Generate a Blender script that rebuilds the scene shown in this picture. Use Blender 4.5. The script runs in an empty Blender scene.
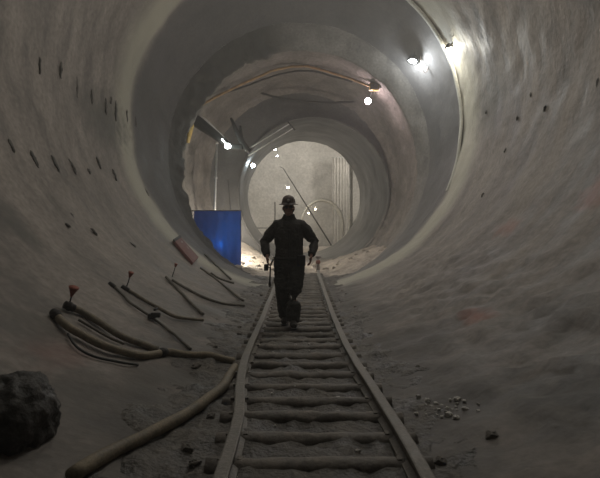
import bpy, bmesh, math, random
from mathutils import Vector, noise, Matrix
random.seed(7)
PI = math.pi
sc = bpy.context.scene
COL = sc.collection
F, CX, HY, H = 520.0, 300.0, 232.0, 1.35      # focal length in px, principal x, horizon y, camera height

# ---------------------------------------------------------------- helpers
def P(px, py, Y):
    return Vector(((px-CX)/F*Y, Y, H-(py-HY)/F*Y))
BORE = (-0.08, 4.39, 4.5)                      # near tunnel: centre x, centre z, radius
CHAM = (0.0, 3.5, 4.3)                         # chamber
def hit(px, py, off=0.0, cyl=BORE):
    cx, cz, R = cyl; R = R-off
    dx, dz = (px-CX)/F, -(py-HY)/F
    a = dx*dx+dz*dz; b = 2*(-dx*cx+dz*(H-cz)); c = cx*cx+(H-cz)**2-R*R
    Y = (-b+math.sqrt(b*b-4*a*c))/(2*a)
    return Vector((dx*Y, Y, H+dz*Y))
def link(o): COL.objects.link(o); return o
def obj(name, bm, m, parent=None, smooth=True):
    me = bpy.data.meshes.new(name)
    bmesh.ops.recalc_face_normals(bm, faces=bm.faces)
    bm.to_mesh(me); bm.free()
    return mobj(name, me, m, parent, smooth)
def mobj(name, me, m, parent=None, smooth=True):
    me.materials.clear(); me.materials.append(m)
    for p in me.polygons: p.use_smooth = smooth
    o = bpy.data.objects.new(name, me); link(o)
    if parent is not None:
        o.parent = parent
        if parent.type == 'EMPTY' and parent.parent is None:
            pass
    return o
def tag(o, label=None, cat=None, group=None, kind=None):
    if label: o['label'] = label
    if cat: o['category'] = cat
    if group: o['group'] = group
    if kind: o['kind'] = kind
    return o
def thing(name, loc, label, cat, group=None, rz=0):
    o = bpy.data.objects.new(name, None); o.location = loc; o.rotation_euler = (0, 0, rz)
    o.empty_display_size = 0.1
    link(o); return tag(o, label, cat, group)
def copy_tree(o, parent=None):
    c = o.copy(); COL.objects.link(c)
    if parent is not None: c.parent = parent
    for ch in list(o.children): copy_tree(ch, c)
    return c
def frame(d, hint=None):
    d = d.normalized()
    up = hint if hint is not None else Vector((0, 0, 1))
    if abs(d.dot(up)) > .98: up = Vector((0, 1, 0)) if hint is None else Vector((1, 0, 0))
    a = up.cross(d).normalized(); b = d.cross(a).normalized()
    return a, b
def loft(bm, pts, rad, n=12, hint=None, cap=True):
    """tube of elliptic rings; rad items are r or (ra, rb)"""
    pts = [Vector(p) for p in pts]; rings = []
    for i, p in enumerate(pts):
        d = pts[min(i+1, len(pts)-1)]-pts[max(i-1, 0)]
        a, b = frame(d, hint)
        r = rad[i] if isinstance(rad, (list, tuple)) else rad
        ra, rb = r if isinstance(r, (list, tuple)) else (r, r)
        rings.append([bm.verts.new(p+a*ra*math.cos(t*2*PI/n)+b*rb*math.sin(t*2*PI/n)) for t in range(n)])
    for A, B in zip(rings, rings[1:]):
        for k in range(n): bm.faces.new((A[k], A[(k+1) % n], B[(k+1) % n], B[k]))
    if cap:
        bm.faces.new(rings[0][::-1]); bm.faces.new(rings[-1])
    return rings
def spline(pts, sub=8):
    pts = [Vector(p) for p in pts]; q = [pts[0]*2-pts[1]]+pts+[pts[-1]*2-pts[-2]]; out = []
    for i in range(1, len(q)-2):
        a, b, c, d = q[i-1:i+3]
        for s in range(sub):
            t = s/sub
            out.append(.5*((2*b)+(c-a)*t+(2*a-5*b+4*c-d)*t*t+(3*b-a-3*c+d)*t**3))
    out.append(pts[-1]); return out
def box(bm, c, s, rot=None, bev=0.0):
    M = Matrix.Translation(Vector(c))
    if rot is not None: M = M @ rot.to_4x4()
    M = M @ Matrix.Diagonal((s[0], s[1], s[2], 1))
    r = bmesh.ops.create_cube(bm, size=1, matrix=M)
    if bev:
        ed = list({e for v in r['verts'] for e in v.link_edges})
        bmesh.ops.bevel(bm, geom=ed, offset=bev, segments=2, affect='EDGES', profile=.7)
def ball(bm, c, s, n=16, rot=None):
    s = s if isinstance(s, (list, tuple)) else (s, s, s)
    M = Matrix.Translation(Vector(c))
    if rot is not None: M = M @ rot.to_4x4()
    bmesh.ops.create_uvsphere(bm, u_segments=n, v_segments=max(6, n//2), radius=1, matrix=M @ Matrix.Diagonal((s[0], s[1], s[2], 1)))
def nz(v, s, seed=0.0, oct=4):
    return noise.fractal(Vector((v[0]*s+seed, v[1]*s+seed*1.7, v[2]*s-seed)), 0.6, 2.1, oct)

# ---------------------------------------------------------------- materials
def mat(name, base=(.3, .3, .3), rough=.8, metal=0., spec=.4):
    m = bpy.data.materials.new(name); m.use_nodes = True
    b = m.node_tree.nodes['Principled BSDF']
    b.inputs['Base Color'].default_value = (*base, 1); b.inputs['Roughness'].default_value = rough
    b.inputs['Metallic'].default_value = metal; b.inputs['Specular IOR Level'].default_value = spec
    return m
def noisy(name, c1, c2, scale=4, rough=(.7, .95), bump=.3, bscale=30, stretch=(1, 1, 1), metal=0., dist=.02, detail=8, band=None,
          lo=.35, hi=.65, spots=(), low=None, spec=.4):
    m = mat(name, c1, .8, metal, spec); nt = m.node_tree; N, L = nt.nodes, nt.links
    b = N['Principled BSDF']; tc = N.new('ShaderNodeTexCoord'); mp = N.new('ShaderNodeMapping')
    mp.inputs['Scale'].default_value = stretch; L.new(tc.outputs['Object'], mp.inputs['Vector'])
    n1 = N.new('ShaderNodeTexNoise'); n1.inputs['Scale'].default_value = scale; n1.inputs['Detail'].default_value = detail
    n1.inputs['Roughness'].default_value = .62
    L.new(mp.outputs['Vector'], n1.inputs['Vector'])
    r = N.new('ShaderNodeValToRGB'); r.color_ramp.elements[0].position = lo; r.color_ramp.elements[1].position = hi
    r.color_ramp.elements[0].color = (*c1, 1); r.color_ramp.elements[1].color = (*c2, 1)
    L.new(n1.outputs['Fac'], r.inputs['Fac']); col = r.outputs['Color']
    n2 = N.new('ShaderNodeTexNoise'); n2.inputs['Scale'].default_value = bscale; n2.inputs['Detail'].default_value = 6
    L.new(tc.outputs['Object'], n2.inputs['Vector'])
    mx = N.new('ShaderNodeMix'); mx.data_type = 'RGBA'; mx.blend_type = 'MULTIPLY'; mx.inputs['Factor'].default_value = .5
    r2 = N.new('ShaderNodeValToRGB'); r2.color_ramp.elements[0].position = .3; r2.color_ramp.elements[1].position = .7
    r2.color_ramp.elements[0].color = (.45, .45, .45, 1); r2.color_ramp.elements[1].color = (1.2, 1.2, 1.2, 1)
    L.new(n2.outputs['Fac'], r2.inputs['Fac']); L.new(col, mx.inputs['A']); L.new(r2.outputs['Color'], mx.inputs['B'])
    col = mx.outputs['Result']
    geo = N.new('ShaderNodeTexCoord')
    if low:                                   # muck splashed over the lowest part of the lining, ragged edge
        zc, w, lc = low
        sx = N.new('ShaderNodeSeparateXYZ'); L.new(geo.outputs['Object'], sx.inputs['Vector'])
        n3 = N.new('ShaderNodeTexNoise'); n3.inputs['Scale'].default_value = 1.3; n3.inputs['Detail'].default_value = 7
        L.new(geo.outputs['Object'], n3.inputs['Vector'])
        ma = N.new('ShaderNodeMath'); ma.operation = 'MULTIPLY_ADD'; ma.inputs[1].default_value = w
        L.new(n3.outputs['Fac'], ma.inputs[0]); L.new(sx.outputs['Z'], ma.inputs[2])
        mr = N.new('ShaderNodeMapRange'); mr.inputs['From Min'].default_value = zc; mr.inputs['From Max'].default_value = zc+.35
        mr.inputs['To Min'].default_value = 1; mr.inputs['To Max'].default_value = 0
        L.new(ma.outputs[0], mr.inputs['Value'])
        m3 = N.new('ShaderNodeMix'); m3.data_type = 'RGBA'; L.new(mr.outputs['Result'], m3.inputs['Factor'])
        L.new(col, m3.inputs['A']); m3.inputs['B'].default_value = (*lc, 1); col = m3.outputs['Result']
    for bd in (band if isinstance(band, list) else [band] if band else []):                                  # colour bands along an axis: painted lamp graze, lip shading, collar tone
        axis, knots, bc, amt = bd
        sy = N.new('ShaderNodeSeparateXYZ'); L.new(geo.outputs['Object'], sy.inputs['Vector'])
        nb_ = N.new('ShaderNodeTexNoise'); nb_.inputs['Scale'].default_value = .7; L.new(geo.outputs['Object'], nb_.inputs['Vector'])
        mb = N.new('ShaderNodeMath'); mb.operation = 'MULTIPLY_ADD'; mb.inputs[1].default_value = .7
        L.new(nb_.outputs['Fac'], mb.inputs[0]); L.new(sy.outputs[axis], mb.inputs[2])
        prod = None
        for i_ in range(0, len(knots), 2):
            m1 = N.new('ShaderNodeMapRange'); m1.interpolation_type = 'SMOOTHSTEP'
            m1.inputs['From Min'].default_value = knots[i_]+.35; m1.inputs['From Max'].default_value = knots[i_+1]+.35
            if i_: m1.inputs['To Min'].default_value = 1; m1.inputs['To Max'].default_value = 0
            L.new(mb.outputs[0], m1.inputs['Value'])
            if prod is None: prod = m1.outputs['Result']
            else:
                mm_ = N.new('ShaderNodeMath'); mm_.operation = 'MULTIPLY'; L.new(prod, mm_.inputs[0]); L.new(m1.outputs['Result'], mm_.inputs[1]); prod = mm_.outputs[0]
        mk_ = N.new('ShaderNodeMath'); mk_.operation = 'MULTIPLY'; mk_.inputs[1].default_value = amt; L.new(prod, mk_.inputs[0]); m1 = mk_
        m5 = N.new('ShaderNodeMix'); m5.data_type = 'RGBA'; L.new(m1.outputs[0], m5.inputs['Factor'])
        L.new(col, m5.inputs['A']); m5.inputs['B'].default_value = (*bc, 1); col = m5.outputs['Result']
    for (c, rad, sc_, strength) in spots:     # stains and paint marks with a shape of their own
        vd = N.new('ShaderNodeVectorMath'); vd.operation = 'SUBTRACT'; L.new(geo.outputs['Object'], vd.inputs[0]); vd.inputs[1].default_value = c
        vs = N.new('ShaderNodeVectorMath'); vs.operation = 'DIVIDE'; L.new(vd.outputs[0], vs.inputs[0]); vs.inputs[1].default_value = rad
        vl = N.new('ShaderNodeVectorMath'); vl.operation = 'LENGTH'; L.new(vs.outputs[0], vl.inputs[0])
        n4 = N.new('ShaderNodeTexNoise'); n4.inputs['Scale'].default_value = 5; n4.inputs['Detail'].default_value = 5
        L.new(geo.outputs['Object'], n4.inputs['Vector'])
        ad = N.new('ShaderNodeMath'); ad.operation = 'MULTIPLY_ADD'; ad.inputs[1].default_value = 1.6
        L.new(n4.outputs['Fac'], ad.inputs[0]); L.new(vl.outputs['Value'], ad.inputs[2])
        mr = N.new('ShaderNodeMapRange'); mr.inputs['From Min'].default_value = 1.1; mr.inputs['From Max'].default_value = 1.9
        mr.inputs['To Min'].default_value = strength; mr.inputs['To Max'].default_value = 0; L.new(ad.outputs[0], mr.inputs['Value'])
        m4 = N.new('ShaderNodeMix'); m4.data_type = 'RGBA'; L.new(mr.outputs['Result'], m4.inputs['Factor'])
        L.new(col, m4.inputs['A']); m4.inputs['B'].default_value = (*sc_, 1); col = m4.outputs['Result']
    L.new(col, b.inputs['Base Color'])
    rr = N.new('ShaderNodeMapRange'); rr.inputs['To Min'].default_value = rough[0]; rr.inputs['To Max'].default_value = rough[1]
    rr.inputs['From Min'].default_value = .3; rr.inputs['From Max'].default_value = .7
    L.new(n1.outputs['Fac'], rr.inputs['Value']); L.new(rr.outputs['Result'], b.inputs['Roughness'])
    bp = N.new('ShaderNodeBump'); bp.inputs['Strength'].default_value = bump; bp.inputs['Distance'].default_value = dist
    nb = N.new('ShaderNodeMath'); nb.operation = 'MULTIPLY_ADD'; nb.inputs[1].default_value = .5
    L.new(n2.outputs['Fac'], nb.inputs[0]); L.new(n1.outputs['Fac'], nb.inputs[2])
    L.new(nb.outputs[0], bp.inputs['Height']); L.new(bp.outputs['Normal'], b.inputs['Normal'])
    return m
def glow(name, col, s):
    m = mat(name, col, .4); b = m.node_tree.nodes['Principled BSDF']
    b.inputs['Emission Color'].default_value = (*col, 1); b.inputs['Emission Strength'].default_value = s
    return m

RED = (.30, .09, .06)
M = {}
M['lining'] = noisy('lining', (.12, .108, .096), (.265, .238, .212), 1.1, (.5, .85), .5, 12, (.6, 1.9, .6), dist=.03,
    low=(.42, 1.0, (.08, .074, .065)), band=[('Y', (12.3, 13.4, 13.9, 14.3), (.36, .345, .28), .85), ('Y', (13.9, 14.5), (.066, .067, .07), .8)],  # pale band imitates grazing lamp light; second band darkens the collar
    spots=[(hit(478, 318), (.2, .4, .16), (.30, .10, .065), .55), (hit(507, 228), (.2, .5, .3), RED, .35), (hit(598, 190), (.25, .35, .6), RED, .4),
           (hit(58, 350), (.3, .5, .25), RED, .2),
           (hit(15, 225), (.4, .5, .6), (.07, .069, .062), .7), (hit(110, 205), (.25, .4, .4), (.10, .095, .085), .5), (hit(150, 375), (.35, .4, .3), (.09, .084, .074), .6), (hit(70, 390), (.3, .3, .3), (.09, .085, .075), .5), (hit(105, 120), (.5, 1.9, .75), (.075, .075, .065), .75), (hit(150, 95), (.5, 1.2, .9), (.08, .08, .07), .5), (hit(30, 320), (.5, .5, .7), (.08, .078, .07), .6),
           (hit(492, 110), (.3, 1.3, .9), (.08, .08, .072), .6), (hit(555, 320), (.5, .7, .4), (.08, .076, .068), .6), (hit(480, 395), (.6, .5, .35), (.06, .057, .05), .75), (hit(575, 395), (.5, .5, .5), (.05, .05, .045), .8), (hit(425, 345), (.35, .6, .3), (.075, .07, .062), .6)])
M['collar'] = noisy('collar_concrete', (.08, .082, .08), (.14, .14, .135), 1.2, (.55, .9), .5, 18, (.6, 2.4, .6), dist=.03)
M['lip'] = noisy('broken_lip', (.11, .105, .098), (.20, .19, .175), 1.3, (.6, .9), .8, 14, band=('X', (-9, -8, -1.6, .6), (.035, .035, .032), .85))  # left side darkened in colour to imitate shading where the lip turns
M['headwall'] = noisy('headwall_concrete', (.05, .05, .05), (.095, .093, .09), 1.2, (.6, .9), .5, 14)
M['lit_joint'] = noisy('lit_joint_strip', (.34, .335, .29), (.48, .47, .41), 3, (.5, .8), .4, 30)  # pale colour imitates the bright lamp strip along the joint
M['rock'] = noisy('chamber_rock', (.105, .096, .088), (.205, .187, .17), 1.2, (.7, .95), .9, 9, dist=.08)
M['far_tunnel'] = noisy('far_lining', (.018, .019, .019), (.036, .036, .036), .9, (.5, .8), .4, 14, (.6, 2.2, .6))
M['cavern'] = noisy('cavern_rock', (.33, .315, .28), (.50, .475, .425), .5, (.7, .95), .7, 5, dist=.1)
M['muck'] = noisy('muck', (.05, .046, .04), (.175, .162, .142), 3.2, (.3, .95), 1.0, 24, dist=.05, lo=.38, hi=.66)
M['sand'] = noisy('sandy_spoil', (.30, .262, .22), (.48, .425, .365), 1.6, (.8, .98), 1.0, 12, dist=.06)
M['blackmound'] = noisy('black_mound', (.028, .028, .026), (.06, .056, .05), 3, (.35, .9), 1.0, 18, dist=.04)
M['rail'] = noisy('dusty_rail_steel', (.15, .138, .12), (.25, .235, .21), 5, (.45, .8), .3, 50, metal=.15)
M['sleeper'] = noisy('muddy_sleeper', (.10, .091, .078), (.25, .228, .198), 4.5, (.5, .9), .7, 30)
M['hose'] = noisy('dusty_hose', (.12, .106, .08), (.26, .228, .175), 6, (.5, .9), .3, 60)
M['hose_y'] = noisy('yellow_hose', (.16, .137, .098), (.31, .262, .186), 6, (.5, .85), .3, 60)
M['hose_d'] = noisy('dark_hose', (.075, .068, .057), (.16, .147, .12), 7, (.5, .9), .3, 60)
M['wire'] = mat('black_wire', (.03, .03, .03), .6)
M['orange'] = noisy('orange_cable', (.26, .16, .075), (.42, .27, .13), 5, (.5, .8), .2, 50)
M['red'] = noisy('red_plastic', (.20, .045, .022), (.30, .075, .04), 20, (.4, .7), .1, 90)
M['boxred'] = noisy('worn_red_board', (.11, .032, .028), (.19, .085, .075), 9, (.5, .9), .3, 60)
M['pale'] = noisy('pale_print', (.22, .19, .18), (.38, .34, .32), 14, (.5, .9), .2, 60)
M['chip'] = noisy('glint_chip', (.5, .48, .45), (.68, .66, .62), 14, (.4, .8), .2, 60)  # near-white colour, mostly for imitating glints on wet ground
M['pocket'] = noisy('dark_pocket', (.05, .047, .042), (.09, .084, .074), 9, (.6, .95), .5, 60)
M['steel'] = noisy('dark_steel', (.012, .012, .012), (.032, .03, .028), 6, (.55, .8), .2, 40)
M['steel_l'] = noisy('pale_steel', (.42, .40, .38), (.58, .56, .53), 8, (.5, .7), .2, 60)
M['yellow'] = noisy('yellow_surface', (.38, .25, .06), (.55, .40, .14), 7, (.4, .7), .3, 40)
M['galv'] = noisy('galvanised', (.38, .38, .36), (.52, .52, .49), 6, (.35, .6), .2, 40, metal=.3)
M['jacket'] = noisy('dark_jacket', (.03, .028, .026), (.06, .056, .05), 9, (.75, .95), .4, 90)
M['trousers'] = noisy('dark_trousers', (.026, .028, .025), (.05, .052, .045), 9, (.75, .95), .4, 90)
M['boot'] = noisy('muddy_boot', (.018, .016, .014), (.045, .04, .034), 14, (.5, .9), .3, 60)
M['skin'] = noisy('skin', (.28, .15, .11), (.36, .20, .15), 20, (.45, .6), .1, 120)
M['helmet'] = noisy('worn_brown_helmet', (.055, .037, .032), (.09, .06, .05), 12, (.5, .7), .1, 60)
M['rubber'] = mat('black_rubber', (.02, .02, .02), .6)
M['lens'] = mat('smoked_lens', (.02, .02, .025), .12, spec=.8)
M['vest'] = mat('belt_webbing', (.03, .03, .028), .8)

# blue tarpaulin: woven plastic that lets some light through
m = mat('blue_tarpaulin', (.03, .07, .52), .45); nt = m.node_tree; b = nt.nodes['Principled BSDF']
tr = nt.nodes.new('ShaderNodeBsdfTranslucent'); tr.inputs['Color'].default_value = (.06, .27, .60, 1)
ms = nt.nodes.new('ShaderNodeMixShader'); ms.inputs[0].default_value = .22
nt.links.new(b.outputs[0], ms.inputs[1]); nt.links.new(tr.outputs[0], ms.inputs[2])
nt.links.new(ms.outputs[0], nt.nodes['Material Output'].inputs['Surface'])
n = nt.nodes.new('ShaderNodeTexNoise'); n.inputs['Scale'].default_value = 3; tcn = nt.nodes.new('ShaderNodeTexCoord'); mpn = nt.nodes.new('ShaderNodeMapping')
mpn.inputs['Scale'].default_value = (3, 1, .5); nt.links.new(tcn.outputs['Object'], mpn.inputs[0]); nt.links.new(mpn.outputs[0], n.inputs['Vector'])
r = nt.nodes.new('ShaderNodeValToRGB'); r.color_ramp.elements[0].color = (.04, .05, .20, 1); r.color_ramp.elements[1].color = (.05, .08, .30, 1)
nt.links.new(n.outputs['Fac'], r.inputs['Fac']); nt.links.new(r.outputs[0], b.inputs['Base Color'])
M['tarp'] = m

# ---------------------------------------------------------------- the setting
def bore(name, rings, m, n=160, amp=0.02, rough=None, seed=0):
    """continuous tunnel surface through (Y, R, cx, cz) rings"""
    bm = bmesh.new(); rows = []
    for (Y, R, cx, cz, a) in rings:
        row = []
        for k in range(n):
            t = 2*PI*k/n
            v = Vector((cx+math.sin(t)*R, Y, cz+math.cos(t)*R))
            d = a*(nz(v, .9, seed)+.35*nz(v, 4.5, seed+3, 3))
            if rough: d += rough(v, t)
            v.x += math.sin(t)*d; v.z += math.cos(t)*d
            row.append(bm.verts.new(v))
        rows.append(row)
    for A, B in zip(rows, rows[1:]):
        for k in range(n): bm.faces.new((A[k], A[(k+1) % n], B[(k+1) % n], B[k]))
    o = obj(name, bm, m); return tag(o, kind='structure')
def lerp_rings(ks, step):
    out = []
    for a, b in zip(ks, ks[1:]):
        L = max(abs(b[0]-a[0]), abs(b[1]-a[1])); n = max(1, int(L/step))
        for i in range(n):
            t = i/n; out.append(tuple(a[j]+(b[j]-a[j])*t for j in range(5)))
    out.append(ks[-1]); return out
def near_rough(v, t):
    # spoil and rough sprayed concrete crusted over the lower right haunch
    w = max(0, min(1, (v.x-.9)/.8))*max(0, min(1, (1.6-v.z)/.9))
    w *= max(0, min(1, (12.5-v.y)/3))
    e = 1-abs(nz((v.x, v.y*.7, v.z), 3.0, 9, 5))*1.6
    d = -w*.11*max(0, e-.35)
    # the crease of an old pour along the left wall
    return d
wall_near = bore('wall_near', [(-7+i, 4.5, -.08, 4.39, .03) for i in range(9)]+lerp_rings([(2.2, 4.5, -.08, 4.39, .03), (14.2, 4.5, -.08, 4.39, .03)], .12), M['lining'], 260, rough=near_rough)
def back_wall(name, Y, R, cx, cz, m):
    bm = bmesh.new(); n = 64
    rr = [[bm.verts.new((cx+math.sin(2*PI*k/n)*R*f, Y+.15*nz((math.sin(2*PI*k/n)*R*f, Y, math.cos(2*PI*k/n)*R*f), .6), cz+math.cos(2*PI*k/n)*R*f)) for k in range(n)] for f in (1, .8, .6, .4, .2, .05)]
    for A, B in zip(rr, rr[1:]):
        for k in range(n): bm.faces.new((A[k], A[(k+1) % n], B[(k+1) % n], B[k]))
    bm.faces.new(rr[-1]); return tag(obj(name, bm, m), kind='structure')
back_wall('wall_back', -7, 4.6, -.08, 4.39, M['collar'])
# joint arc before the collar, pale colour imitating a lamp highlight
bm = bmesh.new(); n, mm = 200, 10
for k in range(n): pass
ringv = []
for k in range(n):
    t = 2*PI*k/n; row = []
    wob = .04*max(0, abs(k-36)-18)/8*1.0+.012*nz((math.sin(t)*4, 0, math.cos(t)*4), 1.5, 5)
    for j in range(mm):
        a = 2*PI*j/mm
        R = 4.465+wob+.04*math.cos(a); row.append(bm.verts.new((-.08+math.sin(t)*R, 14.15+.10*math.sin(a), 4.39+math.cos(t)*R)))
    ringv.append(row)
for k in range(10, 64):
    A, B = ringv[k], ringv[(k+1) % n]
    for j in range(mm): bm.faces.new((A[j], A[(j+1) % mm], B[(j+1) % mm], B[j]))
bmesh.ops.delete(bm, geom=[v for v in bm.verts if not v.link_faces], context='VERTS')
tag(obj('trim_1', bm, M['lit_joint']), kind='structure')
def ragged(v, t):
    # the broken left edge of the opening
    w = max(0, min(1, (v.y-16.2)/.8)) * (1 if v.x < -1 else .25)
    return w*(.10*nz(v, 1.9, 21)+.06*nz(v, 6, 4))
def taper(Y):
    t = (Y-14.2)/2.8; e = t*t*(1.6-.6*t)
    return (Y, 4.5-.67*e, -.08+.08*e, 4.39-.95*e, .03)
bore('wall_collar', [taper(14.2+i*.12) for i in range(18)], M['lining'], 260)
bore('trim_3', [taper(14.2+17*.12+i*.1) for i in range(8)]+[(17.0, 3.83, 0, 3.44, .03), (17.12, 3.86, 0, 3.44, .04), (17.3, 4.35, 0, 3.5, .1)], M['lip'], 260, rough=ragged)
bore('wall_chamber', lerp_rings([(17.25, 4.3, 0, 3.5, .10), (22.2, 4.3, 0, 3.5, .10), (22.9, 4.22, 0, 3.5, .06), (23.2, 4.0, 0, 3.48, .04)], .2), M['rock'], 200, seed=4)
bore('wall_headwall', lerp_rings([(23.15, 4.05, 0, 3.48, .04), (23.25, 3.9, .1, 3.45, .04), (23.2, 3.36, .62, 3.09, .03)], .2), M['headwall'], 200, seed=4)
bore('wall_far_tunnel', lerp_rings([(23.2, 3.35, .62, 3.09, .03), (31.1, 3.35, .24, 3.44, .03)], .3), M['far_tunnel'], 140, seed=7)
# second joint ring, at the mouth of the far tunnel
bm = bmesh.new(); ringv = []
for k in range(140):
    t = 2*PI*k/140; row = []
    for j in range(8):
        a = 2*PI*j/8; R = 3.37+.05*math.cos(a)
        row.append(bm.verts.new((.62+math.sin(t)*R, 23.15+.10*math.sin(a), 3.09+math.cos(t)*R)))
    ringv.append(row)
for k in range(140):
    A, B = ringv[k], ringv[(k+1) % 140]
    for j in range(8): bm.faces.new((A[j], A[(j+1) % 8], B[(j+1) % 8], B[j]))
tag(obj('trim_2', bm, M['headwall']), kind='structure')
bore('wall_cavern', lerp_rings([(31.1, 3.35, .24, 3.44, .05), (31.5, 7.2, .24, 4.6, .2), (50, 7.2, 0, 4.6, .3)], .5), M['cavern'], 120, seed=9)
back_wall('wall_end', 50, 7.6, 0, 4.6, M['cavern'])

# floor
def ground(x, y):
    v = Vector((x, y, 0))
    if y < 15.9:
        base = -.024
        e = abs(x+.05)-.85
        z = base+.035*nz(v, 2.2, 1)+.02*nz(v, 9, 2)
        if e > 0: z += .10*e+.05*abs(nz(v, 1.4, 6))
        return z
    t = min(1, (y-15.9)/1.2)
    z0 = -.03+.03*nz(v, 2.2, 1)
    k = max(0, min(1, (y-20.2)/2.6)) if x < 0 else 1
    zs = -.02+max(0, abs(x)-1.0)*(.1+.5*k if x < 0 else .34)+.08*nz(v, .9, 8)+.05*nz(v, 4, 3)
    if y > 23: zs = .0+.04*nz(v, .9, 8)
    return z0*(1-t)+zs*t
def strip(name, x0, x1, y0, y1, s, m):
    bm = bmesh.new(); nx, ny = int((x1-x0)/s), int((y1-y0)/s)
    g = [[bm.verts.new((x0+(x1-x0)*i/nx, y0+(y1-y0)*j/ny, ground(x0+(x1-x0)*i/nx, y0+(y1-y0)*j/ny))) for i in range(nx+1)] for j in range(ny+1)]
    for j in range(ny):
        for i in range(nx): bm.faces.new((g[j][i], g[j][i+1], g[j+1][i+1], g[j+1][i]))
    o = obj(name, bm, m); return tag(o, kind='structure')
strip('floor', -1.35, 1.6, -6.5, 16.0, .05, M['muck'])
strip('floor_chamber', -4.2, 4.2, 15.9, 23.3, .1, M['sand'])
strip('floor_cavern', -6.5, 6.5, 23.2, 49.5, .35, M['sand'])

# ---------------------------------------------------------------- grout pockets in the lining
def pocket(px, py, ln, wd, off=0.0):
    p = hit(px, py, .012+off)
    rad = Vector((p.x-BORE[0], 0, p.z-BORE[1])).normalized()
    ax = Vector((0, 1, 0)); tan = rad.cross(ax).normalized()
    R = Matrix((ax, tan, rad)).transposed()
    bm = bmesh.new()
    M4 = Matrix.Translation(p) @ R.to_4x4() @ Matrix.Diagonal((wd*.75, ln, .016, 1))
    bmesh.ops.create_icosphere(bm, subdivisions=3, radius=1, matrix=M4)
    for v in bm.verts: v.co += Vector((nz(v.co, 12, 1), nz(v.co, 12, 2), nz(v.co, 12, 3)))*.02
    obj('grout_pocket', bm, M['pocket'], wall_near)
for a in [(40, 66, .16, .03), (61, 70, .17, .035), (77, 87, .22, .04), (92, 98, .2, .035), (106, 107, .22, .04), (116, 111, .26, .05),
          (127, 117, .2, .035), (136, 121, .18, .035), (152, 132, .13, .03), (147, 66, .15, .03), (155, 79, .12, .03), (111, 100, .1, .03),
          (12, 146, .12, .05), (35, 159, .16, .045), (56, 164, .16, .045), (73, 167, .17, .045), (99, 163, .15, .04), (89, 171, .07, .05),
          (115, 175, .15, .04), (147, 192, .12, .03), (94, 232, .09, .03), (68, 226, .05, .03), (133, 245, .09, .035), (72, 215, .05, .03),
          (486, 112, .06, .03), (545, 108, .06, .03), (517, 118, .05, .03), (530, 95, .05, .03), (598, 82, .1, .04), (505, 150, .05, .03), (483, 195, .05, .03)]:
    pocket(*a)

# ---------------------------------------------------------------- track
track = thing('railway_track', (0, 0, 0), 'narrow muddy railway track with steel rails running down the tunnel floor', 'railway track')
def rail_pts(lst):
    out = []
    for px, py in lst:
        Y = (H-.10)*F/(py-HY); out.append((((px-CX)/F)*Y, Y, .10))
    return out
LR = rail_pts([(238, 418), (240, 385), (243.5, 362), (251, 343), (262, 318), (272, 293), (277.5, 278), (280, 270)])
RR = rail_pts([(394, 418), (371, 383), (350, 350), (335.5, 320), (326, 295), (320.5, 278), (318, 270)])
LR = [(LR[0][0]+.03, 1.2, .1), (LR[0][0]+.01, 2.4, .1)]+LR; RR = [(.66, 1.2, .1), (.655, 2.4, .1)]+RR
prof = [(-.055, -.12), (.055, -.12), (.055, -.105), (.014, -.085), (.012, -.04), (.036, -.03), (.038, -.004), (.03, 0), (-.03, 0), (-.038, -.004), (-.036, -.03), (-.012, -.04), (-.014, -.085), (-.055, -.105)]
def xat(rail, y):
    for a, b in zip(rail, rail[1:]):
        if a[1] <= y <= b[1]: return a[0]+(b[0]-a[0])*(y-a[1])/(b[1]-a[1])
    return rail[-1][0]
for R_ in (LR, RR):
    bm = bmesh.new(); pts = spline(R_, 8); rows = []
    for i, p in enumerate(pts):
        d = (pts[min(i+1, len(pts)-1)]-pts[max(0, i-1)]); d.z = 0; d.normalize(); s = Vector((d.y, -d.x, 0))
        rows.append([bm.verts.new(p+s*a+Vector((0, 0, c+.012*nz(p, .8, 3)))) for a, c in prof])
    for A, B in zip(rows, rows[1:]):
        for k in range(len(prof)): bm.faces.new((A[k], A[(k+1) % len(prof)], B[(k+1) % len(prof)], B[k]))
    bm.faces.new(rows[0]); bm.faces.new(rows[-1][::-1])
    obj('rail', bm, M['rail'], track, smooth=False)
y = 1.5; sl = []
while y < 17.0:
    xl, xr = xat(LR, y)-.14, xat(RR, y)+.14
    bm = bmesh.new(); L = xr-xl; tilt = random.uniform(-.02, .02); w = random.uniform(.055, .07)
    ns = 14; yy = y+random.uniform(-.03, .03)
    pts = [(xl+L*i/ns, yy+tilt*(i/ns-.5)*2, -.035+random.uniform(-.004, .004)) for i in range(ns+1)]
    loft(bm, pts, [(w, .055)]*(ns+1), 12, hint=Vector((0, 0, 1)))
    for v in bm.verts:
        v.co += Vector((0, nz(v.co, 6, 3)*.02, nz(v.co, 6, 5)*.012))
    s = obj('sleeper', bm, M['sleeper'], track); sl.append(s)
    if y < 12:
        for rr in (LR, RR):
            for sg in (-1, 1):
                bm = bmesh.new(); box(bm, (xat(rr, yy)+sg*.058, yy, .014), (.03, .05, .02), bev=.005)
                obj('rail_clip', bm, M['sleeper'], s, smooth=False)
    y += .385
# joint plates with bolts
for rr, yj in ((LR, 4.85), (RR, 7.9)):
    for sg in (-1, 1):
        bm = bmesh.new(); box(bm, (xat(rr, yj)+sg*.028, yj, .035), (.018, .42, .05), bev=.004)
        j = obj('joint_plate', bm, M['rail'], track, smooth=False)

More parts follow.
